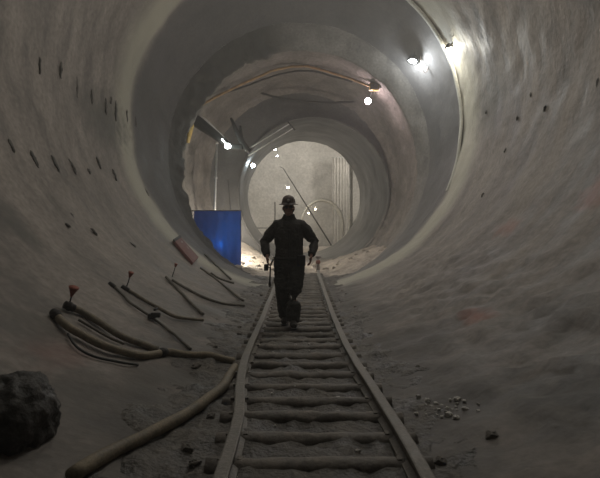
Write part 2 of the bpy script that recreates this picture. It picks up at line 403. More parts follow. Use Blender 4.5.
# ---------------------------------------------------------------- hoses on the left haunch
def hose(name, pix, r, m, label, cat='hose', group=None, off=None, ends=None, cyl=BORE):
    pts = [hit(px, py, (off if off is not None else r*.8+.01), cyl) for px, py in pix]
    pts = spline(pts, 7)
    pts = [p+Vector((nz(p, 1.5, 2), nz(p, 1.5, 5), 0))*.015 for p in pts]
    pts = [Vector((p.x, p.y, max(p.z, ground(p.x, p.y)+r*.75))) if p.x > -1.4 else p for p in pts]
    for _ in range(12):
        zz = [p.z for p in pts]
        for i in range(1, len(pts)-1): pts[i].z = max(zz[i], (zz[i-1]+zz[i+1])/2) if _ < 8 else (zz[i-1]+zz[i]+zz[i+1])/3
    bm = bmesh.new(); rr = [r*(1+.06*nz(p, 3, 7)) for p in pts]; loft(bm, pts, rr, 12)
    o = tag(obj(name, bm, m), label, cat, group)
    return o, pts
def coupling(o, pts, i, r, m, name='coupling'):
    d = (pts[min(i+1, len(pts)-1)]-pts[max(i-1, 0)]).normalized(); p = pts[i]
    bm = bmesh.new(); loft(bm, [p-d*.06, p-d*.055, p-d*.02, p-d*.015, p+d*.015, p+d*.02, p+d*.055, p+d*.06], [r*.9, r*1.25, r*1.25, r*1.45, r*1.45, r*1.25, r*1.25, r*.9], 14)
    return obj(name, bm, m, o)
o, p = hose('hose', [(68, 306), (76, 309), (85, 313), (104, 325), (123, 337), (142, 344.5), (157, 350)], 0.0360, M['hose'], 'thick tan hose ending beside the largest red cone marker, upper of the front pair'); coupling(o, p, 1, 0.0330, M['steel'])
o, p = hose('hose', [(55, 313), (66, 325), (85, 336), (104, 346), (123, 352), (142, 356), (158, 353.5), (170, 352), (193, 357), (212, 361), (234, 363)], 0.0374, M['hose_y'], 'longest thick tan hose curving from the left wall across to the left rail'); coupling(o, p, 1, 0.0343, M['steel']); coupling(o, p, 44, 0.0343, M['steel'])
hose('cable', [(69, 334), (75, 345), (91, 355), (115, 361.5), (138, 365)], .012, M['wire'], 'thin black wire looping just below the longest tan hose', 'cable')
hose('cable', [(79, 319.5), (91, 326.5), (104, 335), (116, 341), (124, 344)], .014, M['hose_d'], 'thin dark cable lying between the two thick front hoses', 'cable')
o, p = hose('hose', [(111, 284), (120, 292), (129, 302), (142, 311), (153, 318), (167, 328), (180, 340), (191, 349)], 0.0172, M['hose_d'], 'thin dark hose with a black valve halfway, running down to the tan hose')
coupling(o, p, 1, 0.0198, M['steel']); 
pv = p[28]; bm = bmesh.new(); box(bm, pv+Vector((0, 0, .03)), (.09, .15, .06), bev=.015); box(bm, pv+Vector((.02, .08, .10)), (.03, .14, .03), bev=.008); box(bm, pv+Vector((.06, -.08, .05)), (.11, .05, .06), bev=.01); obj('valve', bm, M['rubber'], o)
o, p = hose('hose', [(125, 288), (132, 292), (140, 296.5), (159, 308.5), (175, 316.5), (191, 319), (203, 320)], 0.0251, M['hose'], 'tan hose starting beside the middle red cone marker and levelling out'); coupling(o, p, 1, 0.0251, M['steel'])
hose('hose', [(166, 277), (177.5, 289), (191, 303), (203, 314)], 0.0238, M['hose_d'], 'straight dark hose sloping steeply below the smallest red cone marker')
hose('hose', [(172, 280), (187, 289), (203, 297), (221, 303), (244, 306)], 0.0238, M['hose_d'], 'long dark hose bending flat towards the left rail, below the straight one start')
hose('hose', [(200.5, 268), (217, 280), (230.5, 291), (243, 302)], 0.0238, M['hose_d'], 'straight dark hose nearest the left rail, beyond the bent hose')
hose('hose', [(211, 273), (221, 279), (234, 283)], 0.0224, M['hose_d'], 'shortest dark hose stub branching by the far end of the hoses')
hose('hose', [(205, 254.5), (217, 266), (231, 279)], 0.0238, M['hose_d'], 'farthest dark hose, just in front of the blue tarpaulin')
o, p = hose('hose', [(70, 476), (125, 446), (180, 420), (205, 406), (222, 392), (231, 377), (236, 370)], .042, M['hose_y'], 'yellowish hose in the foreground curling up against the left rail'); coupling(o, p, 18, 0.0264, M['hose_y'], 'tape_band')

def cone_marker(px0, py0, px1, py1, s, label):
    b = hit(px0, py0, .0); t = P(px1, py1, b.y-.03)
    th = thing('cone_marker', b, label, 'marker', 'red cone markers by the hoses')
    bm = bmesh.new(); d = t-b; loft(bm, [Vector((0, 0, 0)), d*.5+Vector((.004, 0, 0)), d], .008, 8); obj('stake', bm, M['steel'], th)
    bm = bmesh.new(); u = d.normalized()
    loft(bm, [d-u*s*.5, d+u*s*.1, d+u*s*1.2, d+u*s*1.3, d+u*s*1.25, d+u*s*.4], [.012, .022, s*.85, s*.9, s*.78, .02], 16); obj('cone', bm, M['red'], th)
cone_marker(68, 307, 72, 294, .06, 'largest red funnel on a stake, nearest the camera on left wall')
cone_marker(126, 288, 130, 276, .045, 'middle red funnel on a stake at the top of the tan hose')
cone_marker(172, 277, 175.5, 266, .036, 'smallest red funnel on a stake below the worn red board')

# worn red board
c = [hit(x, y, .05) for x, y in ((173, 241), (179, 237), (198, 258), (192.5, 264))]
th = thing('sign_board', sum(c, Vector())/4, 'worn dark red board leaning on left lining above the hoses', 'sign')
ctr = sum(c, Vector())/4; nn = (c[1]-c[0]).cross(c[3]-c[0]).normalized()
def slab(bm, q, th_, nrm):
    a = [bm.verts.new(v+nrm*th_/2) for v in q]; b_ = [bm.verts.new(v-nrm*th_/2) for v in q]
    k = len(q); bm.faces.new(a); bm.faces.new(b_[::-1])
    for i in range(k): bm.faces.new((a[i], b_[i], b_[(i+1) % k], a[(i+1) % k]))
loc = [v-ctr for v in c]
bm = bmesh.new(); slab(bm, loc, .06, nn); obj('panel', bm, M['boxred'], th, smooth=False)
if nn.y > 0: nn = -nn
uu = (loc[2]-loc[1]); ww = (loc[0]-loc[1])
o0 = loc[1]+nn*.034
bm = bmesh.new()                       # worn pale scuffs, unreadable in the photo
for (a, l, w0, w1) in ((.18, .10, .25, .45), (.30, .13, .5, .7), (.46, .10, .2, .42), (.58, .12, .45, .75), (.74, .08, .3, .5)):
    slab(bm, [o0+uu*a+ww*w0, o0+uu*(a+l)+ww*(w0+.04), o0+uu*(a+l)+ww*w1, o0+uu*(a+.02)+ww*(w1-.03)], .006, nn)
obj('scuff_marks', bm, M['pale'], th, smooth=False)
bm = bmesh.new(); slab(bm, [o0-uu*.02+ww*-.05, o0+uu*.07+ww*-.05, o0+uu*.07+ww*1.05, o0-uu*.02+ww*1.05], .03, nn); obj('end_strip', bm, M['steel'], th, smooth=False)

# ---------------------------------------------------------------- heaps and rocks
def heap(name, c, s, m, label, seed, cat='heap', sub=5, amp=.28):
    bm = bmesh.new(); bmesh.ops.create_icosphere(bm, subdivisions=sub, radius=1)
    for v in bm.verts:
        k = 1+amp*nz(v.co, 1.3, seed)+amp*.35*nz(v.co, 5, seed+2)
        v.co = Vector((v.co.x*s[0]*k, v.co.y*s[1]*k, v.co.z*s[2]*k))
    o = obj(name, bm, m); o.location = c; return tag(o, label, cat)
heap('dark_heap', hit(9, 420, .05), (.26, .3, .26), M['blackmound'], 'black rounded heap at the lower left of the lining', 3, amp=.15)  # rounded near-black mound
def rock_mesh(seed):
    bm = bmesh.new(); bmesh.ops.create_icosphere(bm, subdivisions=3, radius=1)
    for v in bm.verts:
        k = 1+.45*nz(v.co, .9, seed)+.12*nz(v.co, 3, seed)
        v.co *= k; v.co.z *= .65
    for i in range(5):
        d = Vector((random.uniform(-1, 1), random.uniform(-1, 1), random.uniform(-.3, 1))).normalized(); h = random.uniform(.55, .8)
        for v in bm.verts:
            e = v.co.dot(d)-h
            if e > 0: v.co -= d*e
    me = bpy.data.meshes.new('rock'); bm.to_mesh(me); bm.free(); return me
RM = [rock_mesh(i*3.1) for i in range(5)]; RMS = {}; RP = []
def rock(p, s, mk, label, group):
    if any((Vector(p)-q).length < (s+t_)*1.25 for q, t_ in RP): return
    RP.append((Vector(p), s)); i = random.randrange(5)
    if (i, mk) not in RMS:
        me = RM[i].copy(); me.materials.append(M[mk]); RMS[(i, mk)] = me
    o = bpy.data.objects.new('rock', RMS[(i, mk)]); link(o); o.location = Vector(p)-Vector((0, 0, s*.15)); o.scale = (s, s*random.uniform(.8, 1.2), s); o.rotation_euler = (0, 0, random.uniform(0, 6))
    return tag(o, label, 'rock', group)
for i in range(70):       # pale broken pieces coloured to imitate wet glints at lower right
    px, py = random.gauss(446, 15), random.gauss(407, 5)
    p = hit(px, py, .01); rock(p, random.uniform(.010, .03), 'chip', 'small pale concrete chip imitating a wet glint right of the right rail', 'pale glint chips beside the right rail')
for i in range(24):
    y = random.uniform(2.8, 12); x = random.choice((xat(LR, y)-random.uniform(.2, .5), xat(RR, y)+random.uniform(.15, .6)))
    hw = math.sqrt(4.5**2-4.39**2)
    zc = 4.39-math.sqrt(4.5**2-(x+.08)**2)
    rock((x, y, max(zc, ground(x, y))+.01), random.uniform(.02, .05), 'sleeper', 'small dark stone lying on the muck outside the rails', 'dark stones along the track')
for i in range(30):  # tiny pale stones imitate wet glints between the rails
    y = random.uniform(3.2, 8); x = random.uniform(xat(LR, y)+.15, xat(RR, y)-.15)
    rock((x, y, ground(x, y)+.008), random.uniform(.010, .02), 'chip', 'tiny pale stone imitating a wet glint between the rails', 'pale glint stones between the rails')
rock(P(364, 366, 5.2)+Vector((.0, 0, -.03)), .045, 'chip', 'single pale stone just right of the right rail', None)
for i in range(16):
    x = random.uniform(.5, 3.2); y = random.uniform(18, 22)
    rock((x, y, ground(x, y)+.03), random.uniform(.05, .12), 'sand', 'pinkish rubble stone on the chamber floor right of the track end', 'rubble stones beyond the opening, right')
for i in range(16):
    x = random.uniform(-2.6, -.9); y = random.uniform(18.5, 22)
    rock((x, y, ground(x, y)+.02), random.uniform(.05, .13), 'sand', 'pale rubble stone on the bright ground beside the blue tarpaulin', 'rubble stones beyond the opening, left')

# standpipe at the end of the right rail
b = P(318, 284, 17.6); b.z = ground(b.x, b.y)-.02
th = thing('standpipe', b, 'short pale standpipe with a valve beyond the right rail end', 'pipe')
bm = bmesh.new(); loft(bm, [(0, 0, 0), (0, 0, .5)], .06, 12); obj('pipe', bm, M['pale'], th)
bm = bmesh.new(); loft(bm, [(0, 0, .48), (0, 0, .5), (0, 0, .54), (0, 0, .56)], [.09, .1, .1, .08], 14); obj('flange', bm, M['pale'], th)
bm = bmesh.new(); box(bm, (0, -.08, .34), (.14, .1, .12), bev=.02); loft(bm, [(0, -.12, .34), (0, -.18, .34)], .02, 8); loft(bm, [(-.08, -.18, .34), (.08, -.18, .34)], .015, 8); obj('valve', bm, M['red'], th)

# ---------------------------------------------------------------- blue tarpaulin screen
th = thing('tarpaulin_screen', (-2.96, 19.3, 0.0), 'bright blue tarpaulin screen hung on a frame at left behind the opening', 'tarpaulin')
xa, xb, zt = P(194, 211, 19.3).x+2.96, P(241, 211, 19.3).x+2.96, P(0, 211, 19.3).z
bm = bmesh.new(); nx, nzv = 46, 40; rows = []
for side in (0, 1):
    g = []
    for j in range(nzv+1):
        z = zt-(zt-.08)*j/nzv; row = []
        for i in range(nx+1):
            x = xa+(xb-xa)*i/nx; f = j/nzv
            yy = .025*math.sin(x*17+.6*math.sin(z*2))*(.25+f)+.02*nz((x, z, 0), 2.5, 4)+side*.004
            row.append(bm.verts.new((x, yy, z)))
        g.append(row)
    rows.append(g)
for g in rows:
    for j in range(nzv):
        for i in range(nx): bm.faces.new((g[j][i], g[j][i+1], g[j+1][i+1], g[j+1][i]))
obj('sheet', bm, M['tarp'], th)
bm = bmesh.new(); loft(bm, [(xa-.15, .03, zt+.01), (xb+.02, .03, zt+.01)], .022, 10); obj('top_pole', bm, M['steel'], th)
for x in (xa-.1, xb-.02):
    bm = bmesh.new(); loft(bm, [(x, .05, .0 if x > 0 else .3), (x, .05, zt)], .022, 10); obj('post', bm, M['steel'], th)
for i in range(6):
    x = xa+.06+(xb-xa-.12)*i/5
    bm = bmesh.new(); bmesh.ops.create_circle(bm, segments=10, radius=.001)
    bm.clear(); pts = [(x, .03+.03*math.cos(t*PI/5), zt+.01+.03*math.sin(t*PI/5)) for t in range(11)]; loft(bm, pts, .005, 6); obj('tie_loop', bm, M['pale'], th)

# ---------------------------------------------------------------- lamps
def lamp(name, p, label, col, watts, gs, size=.12, d=Vector((0, -.5, -1)), spot=None, group=None, radius=.08, wire=None, hood=True, cat='lamp'):
    th = thing(name, p, label, cat, group)
    d = d.normalized(); a, b_ = frame(d)
    R = Matrix((a, b_, d)).transposed()
    bm = bmesh.new()
    if hood:
        loft(bm, [-d*size*.75, -d*size*.7, -d*size*.2, d*size*.25, d*size*.2, -d*size*.1], [size*.3, size*.6, size*.9, size*1.05, size*.98, size*.8], 16, cap=True)
        obj('housing', bm, M['steel'], th)
    else:
        loft(bm, [-d*size*1.4, -d*size*1.3, -d*size*.5], [size*.35, size*.5, size*.55], 12); obj('housing', bm, M['steel'], th)
    bm = bmesh.new(); ball(bm, d*size*.12, (size*.8, size*.8, size*(.3 if hood else .8)), 14, R)
    obj('lens', bm, glow(name+'_glow', col, gs), th)
    if wire:
        q = [Vector(w)-p for w in wire]; bm = bmesh.new(); loft(bm, spline(q, 6), .012, 8); obj('lead', bm, M['wire'], th)
    ld = bpy.data.lights.new(name+'_light', 'SPOT' if spot else 'POINT'); ld.energy = watts; ld.color = col; ld.shadow_soft_size = radius
    if spot: ld.spot_size = spot; ld.spot_blend = .6
    lo = bpy.data.objects.new(name+'_light', ld); link(lo); lo.parent = th; lo.location = d*size*1.1
    if spot: lo.rotation_euler = d.to_track_quat('-Z', 'Y').to_euler()
    return th
def coll(px, py, Y, off=.1):   # point on the collar lining
    return P(px, py, Y)
COOL, WARM, PINK = (.93, .98, 1.0), (1.0, .9, .74), (1.0, .80, .82)
# big flood at top of the collar
pl = P(413, 60, 15.4)
t = lamp('flood_lamp', pl, 'bright white flood lamp hung at the crown right of the opening', COOL, 115, 60, .17, Vector((-.25, -.2, -1)), radius=.12,
         wire=[P(413, 60, 15.4)+Vector((0, 0, .1)), P(417, 48, 15.45), P(420, 43, 15.5)])
loop = [P(x, y, 15.35) for x, y in ((420.5, 56), (421, 66), (423, 71.5), (426, 72), (428, 67), (428.5, 58), (427, 50), (424, 44))]
bm = bmesh.new(); loft(bm, spline([q-pl for q in loop], 6), .014, 8); o = obj('cable_loop', bm, M['pale'], t)
# lamp grazing the joint ring
pr = P(449, 47, 13.75)
lamp('ring_lamp', pr, 'warm white lamp fixed on right lining beside the pale joint ring', (1, .95, .82), 95, 40, .11, Vector((.15, .1, -1)), radius=.06, wire=[pr, pr+Vector((.12, .05, .22)), hit(453, 36, .02)])
# chamber roof lamp
pc = P(368, 101, 19.6)
lamp('chamber_lamp', pc, 'pinkish round lamp hanging from the chamber roof, upper right', PINK, 85, 40, .15, Vector((-.1, -.8, -.6)), hood=False, radius=.1, wire=[pc, pc+Vector((.1, .1, .2)), hit(374, 88, .05, CHAM)])
# left tunnel-mouth lamp
pf = P(253, 165.5, 25.4)
lamp('mouth_lamp', pf, 'small bluish white square lamp at the left rim of far tunnel', (.82, .95, 1), 22, 45, .13, Vector((.3, -1, -.15)), hood=False, radius=.06, wire=[pf, pf+Vector((-.2, .05, .15))])
# behind the tarpaulin
pt = Vector((P(220, 244, 19.45).x, 19.55, P(220, 244, 19.45).z))
lamp('tarpaulin_lamp', pt, 'lamp glowing blue through the tarpaulin screen at left', (.6, .92, 1), 24, 12, .06, Vector((0, -1, 0)), hood=False, radius=.05, wire=[pt, pt+Vector((.03, .1, .3)), pt+Vector((.05, 0, .8))])
# low lamp that floods the ground beyond the opening
pg = Vector((-1.35, 22.0, 2.2))
lamp('ground_lamp', P(233, 230, 20.4), 'small lamp beside the blue tarpaulin lighting the pale ground', WARM, 480, 3, .07, Vector((.8, .1, -1)), radius=.1, wire=[P(233, 230, 20.4), P(231, 215, 20.6), P(228, 180, 22.9)])
# unseen lamps added to brighten the near tunnel
for i, (x, y, z, w) in enumerate([(1.3, 9.5, 8.4, 270), (-1.9, 8.5, 8.2, 110), (.5, 4.6, 8.5, 95)]):
    p = Vector((x, y, z))
    lamp('fill_lamp', p, ['added unseen fill lamp on the tunnel crown right of centre', 'added unseen fill lamp on the tunnel crown left of centre', 'added unseen fill lamp on the tunnel crown above the camera'][i],
         (1, .95, .86), w, 10, .14, Vector((-.1*x, .1, -1)), radius=.25, wire=[p, p+Vector((.02, 0, .3))])
# far cavern lamps
far = [('far_lamp', P(275, 149.5, 36), 120, 40, .09), ('far_lamp', P(277.5, 156, 37), 60, 18, .07), ('far_lamp', P(288, 187.5, 38), 120, 40, .10),
       ('far_lamp', P(308.5, 213, 38), 60, 22, .08), ('far_lamp', P(315.5, 209, 38), 60, 14, .09)]
fl = ['highest tiny white lamp in the hazy cavern beyond the far tunnel', 'tiny lamp just below the highest one in the hazy cavern', 'small round lamp right above the worker helmet in the haze',
      'small warm lamp at the foot of the leaning pole', 'small warm lamp just right of the leaning pole']
for i, (nme, p, w, g, s) in enumerate(far):
    topz = 4.6+math.sqrt(max(0, 6.9**2-p.x**2))
    lamp(nme, p, fl[i], (1, .96, .86) if i < 3 else (1, .85, .62), w, g, s, Vector((0, -1, -.1)), hood=False, radius=.12, wire=[p, p+Vector((0, .1, .5))])
for x, y, z, w, l in ((-4.9, 40, 8.2, 1150, 'added unseen cavern fill lamp high on the left wall'), (4.9, 41, 8.0, 1150, 'added unseen cavern fill lamp high on the right wall'), (0, 45, 10.6, 500, 'added unseen cavern fill lamp at the far crown')):
    p = Vector((x, y, z)); lamp('cavern_fill_lamp', p, l, (1, .95, .88), w, 8, .22, Vector((-.25*x, 4.5, -3.2)), radius=.4, spot=2.2, wire=[p, p+Vector((x*.08, 0, .5))])  # out-of-view lamps added to light the far cavern

# ---------------------------------------------------------------- cables on the chamber crown
def cable(pix, r, m, label, cyl=None, Y=None):
    pts = [hit(x, y, .12+r, cyl) if cyl else P(x, y, Y) for x, y in pix]
    bm = bmesh.new(); q = spline(pts, 8); q = [p+Vector((0, 0, .02*nz(p, 2, 5))) for p in q]; loft(bm, q, r, 10)
    return tag(obj('cable', bm, m), label, 'cable')
o = cable([(203, 104), (220, 95), (238, 86), (256, 78), (275, 70), (300, 66), (322, 70), (345, 77), (370, 86)], .045, M['orange'], 'orange cable strung along the crown of the chamber', CHAM)
cable([(212, 99), (228, 92), (246, 86), (262, 80), (285, 73), (310, 71), (332, 76), (352, 82)], .035, M['steel'], 'dark cable running just under the orange cable on the crown', CHAM)
cable([(240, 86), (255, 91), (275, 97), (300, 101), (325, 102.5), (350, 102), (372, 98), (392, 96)], .045, M['steel'], 'dark cable sagging across the top of the far tunnel mouth', Y=22.7)
th = hit(374, 87, .1, CHAM)
t = thing('junction_box', th, 'small tan junction box on the roof above the pinkish lamp', 'junction box')
bm = bmesh.new(); box(bm, (0, 0, 0), (.34, .2, .26), bev=.03); obj('box', bm, M['yellow'], t, smooth=False)
bm = bmesh.new(); box(bm, (0, -.11, 0), (.28, .03, .2), bev=.01); obj('cover', bm, M['pale'], t, smooth=False)

# ---------------------------------------------------------------- drill boom at upper left
A = P(184, 112, 19.0); B = P(231, 148, 19.0)
rig = thing('drill_boom', A, 'dark steel drilling boom with twin pale rods reaching from the upper left', 'drilling boom')
def L_(x, y, Y=19.0): return P(x, y, Y)-A
def beam(bm, a, b, w0, w1, h0, h1):
    loft(bm, [a, b], [(w0*.7, h0*.7), (w1*.7, h1*.7)], 4)
bm = bmesh.new(); d = L_(231, 148); pts = [L_(184, 112)-d.normalized()*.6, L_(184, 112), L_(200, 123), L_(216, 135), L_(231, 148)]
loft(bm, pts, [(.16, .24), (.16, .24), (.15, .23), (.12, .17), (.08, .10)], 8); obj('boom_arm', bm, M['steel'], rig)
bm = bmesh.new(); loft(bm, [L_(192, 112), L_(206, 121), L_(224, 138)], [.07, .07, .04], 10); obj('hydraulic_cylinder', bm, M['steel_l'], rig)
bm = bmesh.new(); loft(bm, [L_(193, 119)+Vector((0, -.12, 0)), L_(191, 129)+Vector((0, -.1, 0)), L_(188, 143)], [(.16, .10), (.12, .09), (.06, .05)], 8); obj('yellow_lit_edge', bm, M['yellow'], rig)  # yellow piece imitates lamp light on the ragged rock edge
bm = bmesh.new(); loft(bm, [L_(231, 118), L_(236, 130), L_(243, 144), L_(250, 152)], [(.05, .04), (.1, .09), (.14, .12), (.1, .08)], 8); obj('pivot_arm', bm, M['steel'], rig)
bm = bmesh.new(); loft(bm, [L_(240, 126), L_(242, 138), L_(240, 150)], .05, 8); box(bm, L_(236, 147), (.5, .25, .18), bev=.03); obj('knuckle', bm, M['steel'], rig)
for o2 in ((0, 0), (3.2, 4.8)):
    bm = bmesh.new(); loft(bm, [L_(245+o2[0], 151+o2[1]), L_(290+o2[0], 123.5+o2[1])], .024, 8); obj('rod', bm, M['steel_l'], rig)
bm = bmesh.new(); loft(bm, [L_(288, 122), L_(295, 130)], .03, 8); obj('rod_end', bm, M['steel'], rig)
bm = bmesh.new(); loft(bm, [L_(214, 128), L_(219, 131), L_(222, 138), L_(226, 140), L_(228, 147)], .018, 8); obj('hydraulic_line', bm, M['wire'], rig)
q = L_(228.5, 147)+Vector((0, -.2, 0))
bm = bmesh.new(); box(bm, q+Vector((0, .08, 0)), (.2, .1, .2), bev=.02); obj('lamp_housing', bm, M['steel'], rig)
bm = bmesh.new(); ball(bm, q, (.12, .05, .10), 14); box(bm, L_(225, 143)+Vector((0, -.14, 0)), (.04, .04, .3), Matrix.Rotation(-.7, 3, 'Y')); obj('lamp_lens', bm, glow('boom_lamp_glow', (.9, 1, .95), 22), rig)
ld = bpy.data.lights.new('boom_light', 'POINT'); ld.energy = 14; ld.color = (.85, 1, .9); ld.shadow_soft_size = .06
lo = bpy.data.objects.new('boom_light', ld); link(lo); lo.parent = rig; lo.location = q+Vector((.15, -.3, -.25))
# green-lit vertical pipe below it
def vpipe(px, y0, y1, Y, r, m, label, name='pipe', lean=0, cat='pipe'):
    a, b_ = P(px, y0, Y), P(px+lean, y1, Y); g = thing(name, b_, label, cat)
    bm = bmesh.new(); loft(bm, [a-b_, (a-b_)*.5, Vector((0, 0, 0))], r, 14); obj('tube', bm, m, g)
    for f in (.04, .35, .68, .96):
        c = (a-b_)*f; u = (a-b_).normalized(); bm = bmesh.new(); loft(bm, [c-u*.04, c-u*.035, c+u*.035, c+u*.04], [r, r*1.35, r*1.35, r], 14); obj('joint_band', bm, M['steel_l'], g)
    return g
vpipe(217, 138, 262, 20.6, .05, M['galv'], 'slim upright pipe lit greenish, left behind the blue tarpaulin', lean=-4)

# ---------------------------------------------------------------- things in the hazy cavern
gz = lambda Y: HY+(H-0.02)*F/Y
vpipe(351, 156, gz(34), 34, .11, M['galv'], 'slim upright duct at the far right of the hazy cavern', 'duct', cat='duct')
g = thing('plastic_sheeting', P(341, gz(46), 46), 'pale folded sheeting hanging full height at right of the hazy cavern', 'sheeting')
bm = bmesh.new(); nx, nj = 60, 24; W = 17/F*46; top = P(0, 158, 46).z-g.location.z; gr = []
for sd in (0, 1):
    gg = []
    for j in range(nj+1):
        z = top*(1-j/nj)+.03; gg.append([bm.verts.new((-W/2+W*i/nx, .13*math.sin(i*.62+.5*math.sin(j*.3))+.05*nz((i*.3, j*.1, 0), 1, 2)+sd*.02, z)) for i in range(nx+1)])
    gr.append(gg)
    for j in range(nj):
        for i in range(nx): bm.faces.new((gg[j][i], gg[j][i+1], gg[j+1][i+1], gg[j+1][i]))
obj('sheet', bm, M['cavern'], g)
bm = bmesh.new(); loft(bm, [(-W/2-.1, 0, top+.05), (W/2+.1, 0, top+.05)], .04, 8); obj('top_bar', bm, M['galv'], g)

g = thing('leaning_pole', P(335, gz(36), 36), 'dark pole leaning across the hazy cavern above the worker', 'pole')
bm = bmesh.new(); a = P(283, 168, 36)-g.location; loft(bm, [Vector((0, 0, 0)), a*.5, a], [.05, .045, .03], 8); obj('shaft', bm, M['steel'], g)
bm = bmesh.new(); loft(bm, [a, a+Vector((-.25, 0, .1))], .02, 6); obj('hook', bm, M['steel'], g)
g = thing('guard_rail', P(262, gz(33), 33), 'thin guard rail with an upright post left behind the worker', 'railing')
def G(x, y): return P(x, y, 33)-g.location
for x in (250, 275):
    bm = bmesh.new(); loft(bm, [G(x, gz(33)), G(x, 202 if x == 275 else 222)], .035, 8); obj('post', bm, M['steel'], g)
for yy in (228, 239):
    bm = bmesh.new(); loft(bm, [G(248, yy), G(277, yy)], .03, 8); obj('bar', bm, M['steel'], g)
# pale arch added to imitate a dome of lamp glow in the haze
g = thing('glow_arch', P(322, gz(40), 40), 'pale arch added to imitate lamp glow at the back of the hazy cavern', 'arch')
for k in range(2):
    bm = bmesh.new(); pts = []
    for i in range(22):
        a = PI*i/21; pts.append(Vector((math.cos(a)*1.6, k*.8, 1.9+math.sin(a)*1.9)))
    pts = [Vector((1.6, k*.8, 0))]+pts+[Vector((-1.6, k*.8, 0))]
    loft(bm, pts, [(.12, .16)]*len(pts), 6, hint=Vector((0, 1, 0))); obj('glow_arch_rib', bm, M['galv'], g)
bm = bmesh.new(); rows = []
for i in range(22):
    a = PI*i/21; rows.append([bm.verts.new((math.cos(a)*r_, y_, 1.9+math.sin(a)*(r_+.3))) for r_, y_ in ((1.68, .1), (1.68, .7), (1.72, .7), (1.72, .1))])
for A_, B_ in zip(rows, rows[1:]):
    for k in range(4): bm.faces.new((A_[k], A_[(k+1) % 4], B_[(k+1) % 4], B_[k]))
obj('skin_plate', bm, M['steel_l'], g)

# ---------------------------------------------------------------- the worker
MAN = Vector(((289-CX)/F*7.35, 7.35, .022))
man = thing('person', MAN, 'worker in dark jacket, trousers and hard hat walking along the track', 'person')
def remesh(name, bm, vox, m, parent, smooth_it=4, fold=0, fs=9, seed=0):
    bmesh.ops.recalc_face_normals(bm, faces=bm.faces)
    me = bpy.data.meshes.new('tmp'); bm.to_mesh(me); bm.free()
    o = bpy.data.objects.new('tmp', me); link(o)
    md = o.modifiers.new('r', 'REMESH'); md.mode = 'VOXEL'; md.voxel_size = vox
    s = o.modifiers.new('s', 'SMOOTH'); s.iterations = smooth_it; s.factor = .5
    dg = bpy.context.evaluated_depsgraph_get(); dg.update()
    out = bpy.data.meshes.new_from_object(o.evaluated_get(dg)); bpy.data.objects.remove(o)
    if fold:
        out.update()
        for v in out.vertices:
            nrm = v.normal
            v.co += nrm*fold*(nz((v.co.x, v.co.y, v.co.z*.9), fs, seed)+.4*nz((v.co.x*.6, v.co.y*.6, v.co.z*2.4), fs*1.6, seed+4))
    out.name = name
    return mobj(name, out, m, parent)
hip = Vector((0, .02, .95))
LEG = {-1: [Vector((-.095, .02, .93)), Vector((-.085, -.03, .52)), Vector((-.055, .16, .10))],    # rear leg, image left
       1: [Vector((.095, .02, .93)), Vector((.08, -.12, .50)), Vector((.06, -.14, .09))]}        # front leg
ARM = {-1: [Vector((-.17, .02, 1.425)), Vector((-.355, .06, 1.18)), Vector((-.30, -.13, .99))],
       1: [Vector((.17, .02, 1.425)), Vector((.365, .06, 1.19)), Vector((.31, -.14, 1.0))]}
HC = Vector((-.005, -.03, 1.665))
bm = bmesh.new()
# torso, neck
loft(bm, [(0, .02, .86), (0, .02, .95), (0, .02, 1.08), (0, .01, 1.22), (0, .01, 1.36), (0, .015, 1.45), (0, .01, 1.50), (0, 0, 1.54), (0, -.01, 1.60)],
     [(.15, .10), (.165, .11), (.145, .10), (.155, .11), (.17, .115), (.15, .10), (.08, .075), (.06, .062), (.057, .06)], 20, hint=Vector((0, 1, 0)))
for s in (-1, 1):
    a = LEG[s]; loft(bm, [a[0]+Vector((0, 0, .04)), a[0].lerp(a[1], .4), a[1], a[1].lerp(a[2], .35), a[2]], [.088, .08, .058, .058, .042], 14)
    ft = a[2]; loft(bm, [ft+Vector((0, .05, -.04)), ft+Vector((0, 0, -.03)), ft+Vector((0, -.08, -.05)), ft+Vector((0, -.15, -.06))], [(.035, .035), (.042, .05), (.045, .03), (.035, .018)], 12)
    a = ARM[s]; loft(bm, [Vector((s*.10, .02, 1.45)), a[0], a[0].lerp(a[1], .5), a[1], a[1].lerp(a[2], .4), a[2]], [.055, .055, .048, .038, .038, .026], 12)
    # hand: palm, four fingers, thumb, lightly curled
    w = a[2]; fd = (a[2]-a[1]).normalized(); fd = (fd+Vector((0, -.1, -.9))).normalized()
    side = Vector((0, -1, 0)) - fd*fd.dot(Vector((0, -1, 0))); side.normalize(); inn = Vector((-s, 0, 0)); inn = (inn-fd*inn.dot(fd)).normalized()
    loft(bm, [w-fd*.02, w+fd*.02, w+fd*.06, w+fd*.095], [(.022, .03), (.020, .038), (.018, .045), (.015, .043)], 12, hint=side)
    for k, (ln, sp) in enumerate(((.070, .033), (.080, .011), (.074, -.011), (.058, -.032))):
        b0 = w+fd*.09+side*sp
        p1 = b0+fd*ln*.42+inn*.006; p2 = p1+(fd*.75+inn*.65).normalized()*ln*.34; p3 = p2+(fd*.35+inn*.95).normalized()*ln*.26
        loft(bm, [b0-fd*.02, p1, p2, p3], [.0098, .0095, .0088, .007], 8)
    t0 = w+fd*.03+side*.03; t1 = t0+(side*.8+fd*.7+inn*.2).normalized()*.045; t2 = t1+(side*.25+fd*.9+inn*.5).normalized()*.035
    loft(bm, [t0, t1, t2], [.013, .0115, .009], 8)
